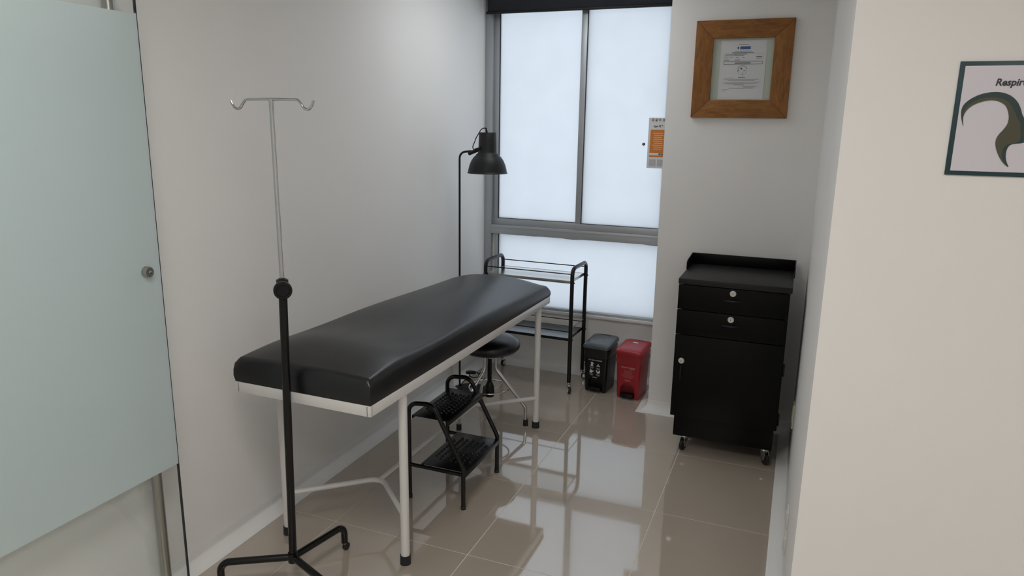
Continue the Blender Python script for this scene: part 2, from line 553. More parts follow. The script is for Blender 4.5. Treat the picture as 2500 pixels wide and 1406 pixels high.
# ------------------------------------------------------------------ unseen fill panels, added above and behind the frame to brighten the room
for x, y, dm, wd in ((-.20, .10, 'room_fill_emitter', 'added square fill light panel over the examination couch'),
                     (.25, -2.68, 'fill_emitter', 'added square fill light panel over the room entrance'),
                     (1.7, -5.4, 'fill_emitter', 'added square fill light panel at the far end of the hall'),
                     (1.7, -3.6, 'fill_emitter', 'added square fill light panel in front of the logo poster wall')):
    lp = thing('fill_panel', wd, 'fill light', (x, y, ZC), group='added square fill lights')
    MB().box(-.31, .31, -.31, -.29, -.03, 0).box(-.31, .31, .29, .31, -.03, 0).box(-.31, -.29, -.29, .29, -.03, 0).box(.29, .31, -.29, .29, -.03, 0).build('fill_panel_frame', 'white_enamel', lp, smooth=False)
    MB().box(-.29, .29, -.29, .29, -.022, -.012).build('diffuser', dm, lp, smooth=False)

# ------------------------------------------------------------------ examination couch
# local frame: x across (right edge 0), y along (front end 0)
CW, CLn = .560, 1.71
cou = thing('examination_couch', 'black vinyl examination couch on white tubular metal legs', 'couch', (-.173, -1.568, 0), R(-0.9))
ZB, ZT = .672, .710
for x0, x1, y0, y1 in ((-.014, 0, .014, CLn - .014), (-CW, -CW + .014, .014, CLn - .014), (-CW, 0, 0, .014), (-CW, 0, CLn - .014, CLn)):
    MB().box(x0, x1, y0, y1, ZB, ZT).build('frame_rail', 'white_enamel', cou, bevel=.0015)
MB().box(-CW + .014, -.014, .014, CLn - .014, ZT - .012, ZT - .001).build('deck_board', 'black_matte', cou, smooth=False)
MB().box(-.0145, -.012, -.0008, 0, ZB + .002, ZT - .002).build('rail_joint', 'grey_print', cou, smooth=False)
MB().box(-CW + .012, -CW + .0145, -.0008, 0, ZB + .002, ZT - .002).build('rail_joint', 'grey_print', cou, smooth=False)
# mattress: domed cushion, height field over a rounded footprint
def mattress():
    b = MB()
    nu, nv = 40, 96
    def sm(t): t = max(0, min(1, t)); return t * t * (3 - 2 * t)
    def dome(d, L):          # rises from an edge
        t = max(0.0, min(1.0, d / L))
        return math.sin(t * PI / 2) ** 0.75
    grid = []
    us = [-CW + .002 + (CW - .004) * (0.5 - 0.5 * math.cos(PI * k / nu)) for k in range(nu + 1)]
    vs = []
    for k in range(nv + 1):
        t = k / nv
        vs.append(.002 + (CLn - .004) * (t + -0.11 * math.sin(2 * PI * t) / 1.0))
    def h(u, v):
        du = min(u + CW, -u); dv0 = v; dv1 = CLn - v
        base = .066 - .032 * sm((v - .6) / 1.1)
        edge = 0.020 * min(1, (dome(du, .02))) * min(1, dome(min(dv0, dv1), .02))
        crown = (.034 + .022 * sm((v - .6) / 1.1)) * dome(du, .24) * dome(dv0, .24) * dome(dv1, .13)
        bump = .012 * math.exp(-((v - .20) / .14) ** 2) * dome(du, .15) * dome(dv0, .08)
        dip = -.013 * math.exp(-((v - .52) / .22) ** 2) * dome(du, .2)
        far = -.001 * sm((v - .6) / 1.1)
        z = base + edge + crown + bump + dip + far
        if v > .25 and v < .5 and u > -.2:
            z += -.004 * math.exp(-((u + .09) / .05) ** 2 - ((v - .36) / .09) ** 2)
        return z
    top = []
    for v in vs:
        row = []
        for u in us:
            row.append(b.bm.verts.new((u, v, ZT + h(u, v))))
        top.append(row)
    for j in range(nv):
        for i in range(nu):
            b.quadface([top[j][i], top[j][i + 1], top[j + 1][i + 1], top[j + 1][i]])
    # border loop of the top then side rings down
    loop = [top[0][i] for i in range(nu + 1)] + [top[j][nu] for j in range(1, nv + 1)] + [top[nv][i] for i in range(nu - 1, -1, -1)] + [top[j][0] for j in range(nv - 1, 0, -1)]
    prev = loop
    for f, bul in ((.66, .004), (.33, .005), (0.0, .001)):
        cur = []
        for v in loop:
            c = v.co
            ox = (bul if c.x > -.01 else -bul if c.x < -CW + .01 else 0)
            oy = (bul if c.y > CLn - .01 else -bul if c.y < .01 else 0)
            cur.append(b.bm.verts.new((c.x + ox, c.y + oy, ZT + .0005 + (c.z - ZT) * f)))
        n = len(loop)
        for k in range(n):
            b.quadface([prev[k], cur[k], cur[(k + 1) % n], prev[(k + 1) % n]])
        prev = cur
    b.quadface(prev)
    return b.build('mattress', 'vinyl', cou, angle=75)
mattress()
legs = [(-.020, .228), (-.547, .211), (-.020, 1.588), (-.539, 1.588)]
for lx, ly in legs:
    l = MB().tube([(lx, ly, .012), (lx, ly, ZB + .002)], .0165, 18).build('leg', 'white_enamel', cou)
    MB().lathe([(0.0001, 0), (.0205, 0), (.0195, .035), (.0168, .036), (.0168, .012), (.0001, .012)], (lx, ly, 0), (0, 0, 1), 18).build('rubber_foot', 'black_rubber', l)
xm = -.280
for ly, s in ((.228, 1), (1.588, -1)):
    MB().tube([(-.020, ly + s * .012, .172), (xm, ly + s * .25, .172), ((-.545, .220, .172) if s > 0 else (-.539, ly - .012, .172))], .0105, 14, rad=.06).build('stretcher', 'white_enamel', cou)
MB().tube([(xm, .228 + .225, .172), (xm, 1.588 - .225, .172)], .0095, 12).build('stretcher', 'white_enamel', cou)

# ------------------------------------------------------------------ infusion stand
iv = thing('infusion_stand', 'black and chrome infusion stand with two hooks in front of the couch', 'infusion stand', (-.491, -1.60, 0))
ZA = .105
MB().tube([(0, 0, ZA - .012), (.021, 0, 1.075)], .0135, 18).build('lower_pole', 'black_paint', iv)
MB().tube([(.021, 0, 1.07), (.018, 0, 1.668)], .0075, 16).build('upper_pole', 'chrome', iv)
kn = MB().lathe([(0.0001, -.028), (.016, -.028), (.018, -.033), (.0265, -.035), (.0290, -.038), (.0290, -.050), (.0265, -.053), (.0205, -.053), (.0190, -.0495), (0.0001, -.0485)], (.021, 0, 1.082), (-.645, .764, 0), 32).build('clamp_knob', 'black_plastic', iv)
MB().lathe([(.0155, -.026), (.019, -.024), (.019, .024), (.0155, .026), (.0076, .030), (.0076, -.026)], (.021, 0, 1.083), (0, 0, 1), 20, closed=True).build('collar', 'black_plastic', iv)
MB().tube([(.021 + .0077, -.0092, 1.082), (.021 + .0206, -.0245, 1.082)], .008, 12).build('knob_screw', 'black_plastic', iv)
hb = MB()
hp = []
for s in (-1, 1):
    hk = [(.018, 0, 1.668), (.018 + s * .098, 0, 1.667)]
    # hook dips then turns up
    hk += [(.018 + s * .112, 0, 1.652), (.018 + s * .118, 0, 1.643), (.018 + s * .128, 0, 1.6375), (.018 + s * .140, 0, 1.640), (.018 + s * .149, 0, 1.650), (.018 + s * .155 , 0, 1.664)]
    MB().tube(hk, .0042, 10, rad=.02, fn=4).build('hook', 'chrome', iv)
for a in (79, 211, 338):
    ca, sa = math.cos(R(a)), math.sin(R(a))
    arm = MB().tube([(ca * .008, sa * .008, ZA), (ca * .245, sa * .245, ZA), (ca * .245, sa * .245, .035)], .0125, 16, rad=.042, fn=8).build('leg', 'black_paint', iv)
    MB().lathe([(0.0001, -.008), (.011, -.008), (.015, -.005), (.015, .005), (.011, .008), (0.0001, .008)], (ca * .252 , sa * .252, .0155), (-sa, ca, 0), 18).build('caster_wheel', 'black_rubber', arm)
    MB().tube([(ca * .245, sa * .245, .05), (ca * .248, sa * .248, .018)], .006, 8).build('caster_stem', 'chrome', arm)
MB().lathe([(0.0001, -.018), (.017, -.018), (.017, .018), (0.0001, .018)], (0, 0, ZA), (0, 0, 1), 18).build('hub', 'black_paint', iv)

# ------------------------------------------------------------------ two-step stool
st = thing('step_stool', 'black metal two-step foot stool beside the couch', 'step stool', (-.287, -.723, 0))
W2 = .183
for sy in (-W2, W2):
    MB().tube([(-.131, sy, .004), (-.131, sy, .440), (-.015, sy, .452), (.128, sy, .185), (.128, sy, .004)], .0098, 14, rad=[.045, .055, .05], fn=8).build('side_frame', 'black_paint', st)
    MB().tube([(-.131, sy, .158), (.128, sy, .158)], .0085, 12).build('side_rail', 'black_paint', st)
for x0, x1, z in ((-.118, .055, .386), (-.075, .138, .170)):
    stp = MB().box(x0, x1, -W2 + .004, W2 - .004, z - .003, z).box(x1 - .003, x1, -W2 + .004, W2 - .004, z - .024, z - .003).box(x0, x0 + .003, -W2 + .004, W2 - .004, z - .016, z - .003).build('step_plate', 'black_paint', st, bevel=.001)
    bumps = MB()
    ny = 12
    random.seed(2)
    for a in range(7):
        for c in range(ny):
            bx = x0 + .026 + a * (x1 - x0 - .05) / 6 
            by = -W2 + .045 + c * (2 * W2 - .09) / (ny - 1) + (.007 if a % 2 else 0)
            # rows narrow towards the plate edges
            if abs(c - (ny - 1) / 2) > 5.0 - (1.4 if a in (0, 6) else 0):
                continue
            bumps.lathe([(.0075, 0), (.0058, .0036), (.0034, .0040), (.0022, .0005)], (bx, by, z), (0, 0, 1), 9)
    tag(bumps.build('grip_bumps', 'black_paint', stp), kind='stuff')
for sy in (-W2,):
    MB().lathe([(0.0001, -.008), (.011, -.008), (.013, -.004), (.013, .004), (.011, .008), (0.0001, .008)], (-.162, sy + .02, .0135), (0, 1, 0), 16).build('bumper_foot', 'black_rubber', st)
    MB().tube([(-.131, sy, .022), (-.162, sy + .012, .0135)], .004, 8).build('bumper_arm', 'black_paint', st)
for sy in (-W2, W2):
    for sx in (-.131, .128):
        MB().lathe([(0.0001, 0), (.0112, 0), (.0112, .014), (.0098, .016), (.0001, .016)], (sx, sy, 0), (0, 0, 1), 14).build('foot_cap', 'black_rubber', st)

# ------------------------------------------------------------------ revolving stool
so = thing('revolving_stool', 'round black padded stool with chrome legs under the couch', 'stool', (-.441, .016, 0))
MB().lathe([(0.0001, .398), (.10, .398), (.145, .406), (.162, .424), (.165, .440), (.158, .458), (.13, .476), (.08, .488), (.03, .492), (0.0001, .4925)], n=40).build('seat', 'vinyl', so, angle=80)
MB().lathe([(0.0001, .385), (.055, .385), (.055, .398), (0.0001, .398)], n=24).build('seat_plate', 'chrome', so)
MB().tube([(0, 0, .17), (0, 0, .372)], .0115, 16).build('screw_shaft', 'black_plastic', so)
thr = MB()
for k in range(18):
    thr.lathe([(.0114, 0), (.0135, .002), (.0135, .003), (.0114, .005)], (0, 0, .215 + k * .0082), (0, 0, 1), 14)
tag(thr.build('screw_thread', 'black_plastic', so), kind='stuff')
MB().tube([(0, 0, .36), (0, 0, .39)], .018, 16).build('shaft_nut', 'chrome', so)
MB().lathe([(0.0001, .135), (.026, .140), (.028, .165), (.024, .20), (.015, .222), (.0115, .226)], n=20).build('shaft_cap', 'black_plastic', so)
for k, a in enumerate((2, 120, 240)):
    a = [2, 127, 244][k]
    ca, sa = math.cos(R(a)), math.sin(R(a))
    P_ = lambda r, z: (ca * r, sa * r, z)
    lg = MB().tube([P_(.034, .392), P_(.036, .300), P_(.210, .105), P_(.214, .012)], .0095, 14, rad=[.05, .03], fn=6).build('leg', 'chrome', so)
    MB().lathe([(0.0001, 0), (.0145, 0), (.0135, .033), (.0096, .034), (.0096, .012), (.0001, .012)], P_(.214, 0), (0, 0, 1), 16).build('rubber_foot', 'black_rubber', lg)
MB().tube([(.112 * math.cos(2 * PI * k / 40), .112 * math.sin(2 * PI * k / 40), .192) for k in range(40)], .0045, 8, closed=True).build('foot_ring', 'chrome', so)

# ------------------------------------------------------------------ utility cart
ct = thing('utility_cart', 'black tubular two-shelf trolley on casters by the window', 'trolley', (-.443, .735, 0), R(-1.2))
HX, HY = .284, .135
for sx in (-HX, HX):
    fr = MB().tube([(sx, -HY, .066), (sx, -HY, .775), (sx, HY, .775), (sx, HY, .066)], .0122, 14, rad=.045, fn=8).build('end_frame', 'black_paint', ct)
    for sy in (-HY, HY):
        for zz in (.69, .338):
            MB().lathe([(0.0001, 0), (.0055, 0), (.0045, .004), (0.0001, .005)], (sx + math.copysign(.0118, sx), sy, zz), (math.copysign(1, sx), 0, 0), 10).build('bolt', 'black_paint', fr)
for z, mt_, edge in ((.700, 'steel', 'steel'), (.344, 'shelf_paint', 'black_paint')):
    sh = MB().box(-HX + .012, HX - .012, -HY + .004, HY - .004, z - .002, z).build('shelf', mt_, ct, smooth=False)
    e_ = MB()
    e_.box(-HX + .012, HX - .012, -HY, -HY + .004, z - .016, z + .0012)
    e_.box(-HX + .012, HX - .012, HY - .004, HY, z - .016, z + .0012)
    e_.box(-HX + .012, -HX + .016, -HY + .004, HY - .004, z - .016, z + .0012)
    e_.box(HX - .016, HX - .012, -HY + .004, HY - .004, z - .016, z + .0012)
    e_.build('shelf_lip', edge if z < .5 else 'brushed_steel', sh, bevel=.001)
    for sy in (-HY, HY):
        MB().tube([(-HX, sy, z + .042), (HX, sy, z + .042)], .0032, 8).build('guard_rod', 'black_paint', ct)
    if z < .5:
        for sx in (-HX, HX):
            MB().tube([(sx, -HY, z + .062), (sx, HY, z + .062)], .0028, 8).build('guard_rod', 'chrome', ct)
for k, (sx, sy) in enumerate(((-HX, -HY), (HX, -HY), (-HX, HY), (HX, HY))):
    an = [200, 300, 80, 20][k]
    dx, dy = math.cos(R(an)), math.sin(R(an))
    c = MB().tube([(sx, sy, .075), (sx, sy, .050)], .0105, 12).build('caster', 'chrome', ct)
    wx, wy = sx + dx * .018, sy + dy * .018
    MB().lathe([(0.0001, -.008), (.015, -.008), (.0215, -.007), (.0235, -.003), (.0235, .003), (.0215, .007), (.015, .008), (0.0001, .008)], (wx, wy, .0238), (-dy, dx, 0), 24).build('caster_wheel', 'black_rubber', c)
    for s in (-1, 1):
        MB().lathe([(0.0001, 0), (.0165, 0), (.0155, .003), (0.0001, .0045)], (wx - dy * s * .0082, wy + dx * s * .0082, .0238), (-dy * s, dx * s, 0), 20).build('wheel_cover', 'chrome', c)
    MB().tube([(sx, sy, .055), (wx, wy, .046), (wx + dx * .010, wy + dy * .010, .030)], .0075, 10, rad=.01).build('fork', 'chrome', c)

# ------------------------------------------------------------------ floor lamp
lm = thing('floor_lamp', 'black metal floor lamp with bell shade behind the couch', 'lamp', (-.80, .38, 0))
MB().lathe([(0.0001, 0), (.112, 0), (.114, .004), (.112, .016), (.108, .019), (0.0001, .020)], (.082, -.03, 0), (0, 0, 1), 40).build('base', 'black_matte', lm)
MB().tube([(0, 0, .02), (0, 0, 1.33), (0, 0, 1.445), (.075, 0, 1.452)], .0062, 12, rad=[.01, .075], fn=10).build('pole', 'black_matte', lm)
sx_ = .176
MB().tube([(.060, 0, 1.438), (.135, -.012, 1.466)], [.011, .010], 14).build('arm_socket', 'black_matte', lm)
MB().tube([(.12, -.052, 1.462), (.155, -.052, 1.474)], .007, 10).build('swivel_bolt', 'black_matte', lm)
MB().lathe([(0.108, 1.331), (.1145, 1.331), (.1150, 1.334), (.111, 1.338), (.109, 1.352), (.103, 1.376), (.092, 1.402), (.078, 1.422), (.066, 1.432), (.0645, 1.437), (.058, 1.442), (.0535, 1.448), (.052, 1.460), (.0495, 1.556), (.047, 1.559), (0.0001, 1.559), (0.0001, 1.556), (.046, 1.555), (.049, 1.45), (.060, 1.433), (.088, 1.403), (.100, 1.376), (.106, 1.352)], (sx_, 0, 0), (0, 0, 1), 44, closed=False).build('shade', 'black_matte', lm)
MB().lathe([(0.0001, 1.40), (.012, 1.40), (.014, 1.43), (.014, 1.47), (0.0001, 1.47)], (sx_, 0, 0), (0, 0, 1), 14).build('bulb_holder', 'black_plastic', lm)
MB().tube([(.10, -.018, 1.459), (.092, -.022, 1.475), (.13, -.055, 1.53), (.160, -.050, 1.578), (.170, -.018, 1.585), (sx_, 0, 1.556)], .0028, 8, rad=.015, fn=5).build('cord', 'black_plastic', lm)
MB().tube([(sx_ - .006, -.004, 1.556), (sx_ - .008, -.004, 1.584)], .0045, 8).build('cord_grip', 'black_plastic', lm)
cdl = MB().tube([(.004, .012, .022), (.0, .06, .03), (.02, .10, .05), (.0, .15, .066), (.03, .20, .05), (.06, .17, .03), (.02, .13, .028), (-.02, .17, .045)], .0035, 8, rad=.03, fn=5).build('power_cord', 'black_plastic', lm)
MB().lathe([(0.0001, -.034), (.010, -.03), (.013, -.01), (.013, .01), (.010, .03), (0.0001, .034)], (.01, .14, .062), (.8, .6, -.1), 14).build('inline_switch', 'black_plastic', cdl)

# ------------------------------------------------------------------ pedal bins
def boolean_cut(o, cutter):
    md = o.modifiers.new('cut', 'BOOLEAN'); md.operation = 'DIFFERENCE'; md.object = cutter; md.solver = 'EXACT'
    dg = bpy.context.evaluated_depsgraph_get()
    me = bpy.data.meshes.new_from_object(o.evaluated_get(dg))
    o.modifiers.remove(md)
    old = o.data
    o.data = me
    me.name = old.name
    bpy.data.meshes.remove(old)
    me.polygons.foreach_set('use_smooth', [True] * len(me.polygons))
    me.set_sharp_from_angle(angle=R(35))
    bpy.data.objects.remove(cutter)

def pedal_bin(name, label, loc, rz, body, lid, bag, dark, prints):
    b = thing(name, label, 'bin', loc, rz, 'pedal bins under the window')
    D = .205
    bo = MB().loft([rrect(.128, .165, .012, .0, cy=-.0), rrect(.136, .172, .014, .006), rrect(.150, .188, .016, .235), rrect(.154, .192, .016, .283)]).build('body', body, b)
    # arch over the pedal
    cu = MB().prism([(-.048, -.03), (.048, -.03), (.046, .035)] + [(.044 * math.cos(a), .050 + .052 * math.sin(a)) for a in [PI * k / 12 for k in range(0, 13)]] + [(-.046, .035)], lambda x, z, h: Vector((x, -.130 + h, z)), .068).build('cutter', body, b)
    bpy.context.view_layer.update()
    boolean_cut(bo, cu)
    MB().box(-.043, .043, -.0625, -.0615, .002, .075).build('pedal_recess', dark, b, smooth=False)
    pe = MB().loft([rrect(.080, .040, .010, .016, cy=-.085), rrect(.082, .044, .012, .024, cy=-.085), rrect(.078, .040, .012, .034, cy=-.083)]).build('pedal', 'black_plastic', b)
    # liner bag folded over the rim
    rg = []
    random.seed(len(name))
    for z, gw in ((.287, .004), (.272, .009), (.255, .006), (.238, .010), (.226, .006)):
        r = rrect(.150 + gw, .188 + gw, .018, z, n=6)
        rr = []
        for q in r:
            k = 1 + random.uniform(-.006, .006)
            dz = random.uniform(-.006, .006) if z < .23 else 0
            rr.append(Vector((q.x * k, q.y * k, q.z + dz)))
        rg.append(rr)
    MB().loft(rg, False, False).build('liner_bag', bag, b)
    # lid: rim, dome, handle lip and round button
    def lid_ring(w_, d_, r_, z, tilt=.095):
        return [Vector((q.x, q.y, q.z + (q.y + .10) * tilt)) for q in rrect(w_, d_, r_, z, n=7)]
    ld = MB().loft([lid_ring(.160, .200, .020, .280), lid_ring(.170, .210, .022, .282), lid_ring(.170, .210, .022, .292), lid_ring(.164, .204, .022, .300), lid_ring(.152, .190, .030, .3055), lid_ring(.120, .150, .04, .309), lid_ring(.06, .08, .03, .311)], True, True).build('lid', lid, b, angle=35)
    def top(x, y): 
        q = max(abs(x) / .085, abs(y) / .105)
        return .3105 - .008 * max(0, q - .35) / .65 + (y + .10) * .095
    MB().tube([(.030 * math.cos(2 * PI * k / 32), -.018 + .030 * math.sin(2 * PI * k / 32), top(0, -.018 + .030 * math.sin(2 * PI * k / 32)) - .0008) for k in range(32)], .0016, 6, closed=True).build('button_ring', dark if lid == 'red_plastic' else 'black_plastic', ld)
    MB().loft([rrect(.075, .018, .008, top(0, .075) - .003, cy=.078), rrect(.070, .014, .007, top(0, .075) + .0032, cy=.078)]).build('lid_grip', dark if lid == 'red_plastic' else 'black_plastic', ld)
    MB().box(-.03, .03, .096, .106, .250, .300).build('hinge', body, b, bevel=.003)
    tilt = math.atan2(.0075, .235)
    def onface(x, z, h):                     # front face leans outward towards the top
        yf = -.086 - (z - .006) / (.235 - .006) * .008
        return Vector((x, yf - .0006 - h, z))
    def onlid(x, y, h):
        return Vector((x, y, top(x, y) + .0006 + h))
    prints(b, bo, ld, onface, onlid)
    return b

def bar(mb, x, z, w_, h_, f):
    mb.prism([(x - w_ / 2, z - h_ / 2), (x + w_ / 2, z - h_ / 2), (x + w_ / 2, z + h_ / 2), (x - w_ / 2, z + h_ / 2)], f, .0003)

def black_prints(b, bo, ld, f, fl):
    text_mesh('lettering', 'No Aprovechables', .0115, 'white_print', lambda x, y, z: f(x - .002, y + .204, z), bo, align='CENTER')
    ic = MB()
    def poly(p, cx, cz): ic.prism([(cx + x, cz + z) for x, z in p], f, .0003)
    # cup, triangle, hand and nappy pictograms
    poly([(-.011, -.012), (.010, -.012), (.004, -.002), (.011, .006), (.003, .013), (-.010, .012), (-.005, .003)], -.022, .180)
    for s in (0, 120, 240):
        a0, a1, a2 = R(90 + s), R(210 + s), 0
        p0 = (.014 * math.cos(a0), .012 * math.sin(a0)); p1 = (.014 * math.cos(a1), .012 * math.sin(a1))
        q0 = (p0[0] * .5, p0[1] * .5); q1 = (p1[0] * .5, p1[1] * .5)
        poly([p0, p1, q1, q0], .018, .174)
    poly([(-.012, -.010), (.002, -.012), (.006, -.003), (.016, .001), (.016, .004), (.002, .004), (-.006, .014), (-.009, .013), (-.008, .003), (-.013, -.002)], -.024, .134)
    poly([(-.014, .010), (-.010, -.004), (-.002, -.012), (.008, -.010), (.013, .000), (.012, .010), (.006, .011), (.002, .002), (-.004, .001), (-.009, .011)], .018, .134)
    tag(ic.build('pictograms', 'white_print', bo, smooth=False), kind='stuff')
    sm = MB()
    for cx, cz in ((-.023, .161), (.018, .157), (-.024, .117), (.018, .116)):
        for k in range(3):
            bar(sm, cx + (k - 1) * .001, cz - k * .0042, .026 - .005 * k, .0018, f)
    tag(sm.build('small_print', 'light_print', bo, smooth=False), kind='stuff')
    text_mesh('maker_mark', 'ESTRA', .0100, 'white_print', lambda x, y, z: f(x - .002, y + .092, z), bo, align='CENTER')
    lp = MB()
    bar(lp, .0, .044, .040, .010, fl)
    lp.build('lid_print', 'light_print', ld, smooth=False)
    # loose printed fold of the bag hanging down the left side
    fb = MB().loft([[Vector((-.079, -.07, .245)), Vector((-.079, .0, .245)), Vector((-.090, .0, .245)), Vector((-.090, -.06, .245))],
                    [Vector((-.075, -.06, .18)), Vector((-.075, .0, .18)), Vector((-.092, .0, .18)), Vector((-.093, -.045, .18))],
                    [Vector((-.072, -.04, .11)), Vector((-.072, .0, .11)), Vector((-.088, .0, .10)), Vector((-.088, -.03, .11))]]).build('bag_fold', 'black_bag', b)
    fp = MB()
    for k, z in enumerate((.165, .148, .132, .118)):
        fp.prism([(-.0915 + .004 * (k % 2), z), (-.083, z - .002), (-.084, z + .008), (-.0905, z + .010)], lambda x, zz, h: Vector((x, -.049 - h + (.165 - zz) * .15, zz)), .0004)
    tag(fp.build('bag_print', 'light_print', fb, smooth=False), kind='stuff')

def red_prints(b, bo, ld, f, fl):
    text_mesh('lettering', 'Riesgo Biológico', .0125, 'light_print', lambda x, y, z: f(x, y + .196, z), bo, align='CENTER', shear=.1)
    sw = MB()
    arc = [(.010 + .030 * math.cos(a), .196 + .008 * math.sin(a)) for a in [R(-100 + 10 * k) for k in range(14)]]
    arc2 = [(.010 + .028 * math.cos(a), .196 + .0062 * math.sin(a)) for a in [R(-100 + 10 * k) for k in range(14)]]
    for k in range(13):
        sw.prism([arc[k], arc[k + 1], arc2[k + 1], arc2[k]], f, .0003)
    tag(sw.build('swoosh', 'light_print', bo, smooth=False), kind='stuff')
    sm = MB()
    for k, wd in enumerate((.052, .046, .050, .044, .070, .078, .060, .050)):
        bar(sm, 0.002 * (k % 2), .178 - k * .0062, wd, .0018, f)
    tag(sm.build('small_print', 'pink_print', bo, smooth=False), kind='stuff')
    text_mesh('maker_mark', 'ESTRA', .0120, 'light_print', lambda x, y, z: f(x, y + .113, z), bo, align='CENTER')
    lp = MB()
    bar(lp, .0, .030, .030, .012, fl)
    lp.build('lid_print', 'white_print', ld, smooth=False)
    l2 = MB()
    bar(l2, .0, .046, .040, .006, fl)
    l2.build('lid_print', 'pink_print', ld, smooth=False)

pedal_bin('pedal_bin', 'black pedal bin with white pictograms and grey lid', (-.008, .755, 0), R(-5), 'black_plastic', 'lid_plastic', 'black_bag', 'black_plastic', black_prints)
pedal_bin('pedal_bin', 'red pedal bin for biohazard waste beside the column', (.203, .722, 0), R(-6), 'red_plastic', 'red_plastic', 'red_bag', 'dark_red', red_prints)

# ------------------------------------------------------------------ black cabinet
cb = thing('medicine_cabinet', 'black metal drawer cabinet with raised back edge on casters', 'cabinet', (.80, .02, 0))
x0, x1 = -.236, .238
MB().box(x0, x1, .016, .425, .085, .870).build('body', 'black_cabinet', cb, bevel=.002)
MB().box(-.256, .258, -.004, .430, .870, .898).build('worktop', 'black_matte', cb, bevel=.003)
MB().box(-.256, .262, .422, .434, .898, .955).build('back_upstand', 'black_cabinet', cb, bevel=.0015)
for xa, xb in ((-.256, -.252), (.258, .262)):
    MB().prism([(.235, .898), (.424, .898), (.424, .955), (.26, .945), (.235, .935)], lambda y, z, h, xa=xa: Vector((xa + h, y, z)), .004).build('side_upstand', 'black_cabinet', cb, smooth=False)
def lock(parent, x, z, y=0.0):
    l = MB().lathe([(0.0001, 0), (.0148, 0), (.0148, .003), (.0125, .005), (.0105, .0045), (.0095, .0062), (0.0001, .0065)], (x, y, z), (0, -1, 0), 28).build('lock', 'satin_steel', parent)
    MB().box(x - .0012, x + .0012, y - .0075, y - .006, z - .005, z + .005).build('keyhole', 'black_rubber', l, smooth=False)
    return l
def lip_pull(parent, x, z, w_, vertical=False):
    n = 14
    pts = [Vector((w_ / 2 * math.cos(a), 0, 0)) for a in [PI * k / n for k in range(n + 1)]]
    rings = []
    for k in range(n + 1):
        t = -1 + 2 * k / n
        s = math.sqrt(max(0.0, 1 - t * t)) * .8 + .2
        ring = []
        for q in range(10):
            a = 2 * PI * q / 10
            l_, e_ = t * w_ / 2, Vector((0, -.007 * s - .006 * s * math.cos(a), .0065 * s * math.sin(a)))
            v = Vector((l_, e_.y, e_.z))
            if vertical:
                v = Vector((e_.z, e_.y, l_))
            ring.append(Vector((x + v.x, v.y + .004, z + v.z)))
        rings.append(ring)
    return MB().loft(rings).build('handle', 'black_plastic', parent)
for za, zb, lz, hz in ((.746, .866, .845, .808), (.621, .742, .718, .685)):
    dw = MB().box(-.254, .250, 0, .018, za, zb).build('drawer', 'black_cabinet', cb, bevel=.002)
    lock(dw, -.001, lz); lip_pull(dw, -.003, hz, .085)
dr = MB().box(-.254, .250, 0, .018, .196, .617).build('door', 'black_cabinet', cb, bevel=.002)
lock(dr, -.217, .486); lip_pull(dr, -.217, .425, .075, True)
for z in (.50, .25):
    MB().tube([(.253, .012, z - .03), (.253, .012, z + .03)], .005, 10).build('hinge', 'black_paint', cb)
for k, (cx, cy) in enumerate(((-.182, .055), (.205, .050), (-.19, .375), (.19, .375))):
    an = [250, 305, 60, 120][k]
    dx, dy = math.cos(R(an)), math.sin(R(an))
    c = MB().lathe([(0.0001, .070), (.020, .070), (.022, .0745), (.022, .085), (0.0001, .085)], (cx, cy, 0), (0, 0, 1), 18).build('caster', 'chrome', cb)
    wx, wy = cx + dx * .014, cy + dy * .014
    MB().lathe([(0.0001, -.009), (.022, -.009), (.0270, -.007), (.0285, -.003), (.0285, .003), (.0270, .007), (.022, .009), (0.0001, .009)], (wx, wy, .0287), (-dy, dx, 0), 24).build('caster_wheel', 'black_rubber', c)
    for s in (-1, 1):
        q = [(-.016, .070), (.014, .070), (.024, .045), (.018, .022), (.006, .020), (-.010, .045)]
        MB().prism(q, lambda a, z, h, s=s: Vector((cx + dx * a - dy * s * (.0105 + h), cy + dy * a + dx * s * (.0105 + h), z)), .002).build('caster_fork', 'chrome', c, smooth=False)
    MB().lathe([(0.0001, -.013), (.004, -.013), (.004, .013), (0.0001, .013)], (wx, wy, .0287), (-dy, dx, 0), 10).build('axle', 'chrome', c)

# ------------------------------------------------------------------ framed certificate on the column
fc = thing('certificate_frame', 'wide wooden frame holding a certificate on the column', 'picture frame', (.712, YC, 1.893))
ho, hzo, hi_, hzi = .235, .238, .146, .150
corners_o = [(-ho, -hzo), (ho, -hzo), (ho, hzo), (-ho, hzo)]
corners_i = [(-hi_, -hzi), (hi_, -hzi), (hi_, hzi), (-hi_, hzi)]
for k in range(4):
    a, b_, c, d = corners_o[k], corners_o[(k + 1) % 4], corners_i[(k + 1) % 4], corners_i[k]
    mid = ((a[0] + b_[0] + c[0] + d[0]) / 4, (a[1] + b_[1] + c[1] + d[1]) / 4)
    ang = -PI / 2 * k
    # board built lying along its own x so that the grain follows its length
    def loc2(p):
        dx_, dz_ = p[0] - mid[0], p[1] - mid[1]
        ca, sa = math.cos(ang), math.sin(ang)
        return (dx_ * ca - dz_ * sa, dx_ * sa + dz_ * ca)
    shrink = .0006
    pl = [loc2(p) for p in (a, b_, c, d)]
    pl = [(p[0] - math.copysign(shrink, p[0]), p[1]) for p in pl]
    o = MB().prism(pl, lambda x, z, h: Vector((x, -.022 + h, z)), .022).build('frame_board', 'wood', fc, bevel=.0012)
    o.location = (mid[0], 0, mid[1])
    o.rotation_euler = (0, ang, 0)
MB().box(-hi_, hi_, -.006, -.002, -hzi, hzi).build('backing', 'mat_board', fc, smooth=False)
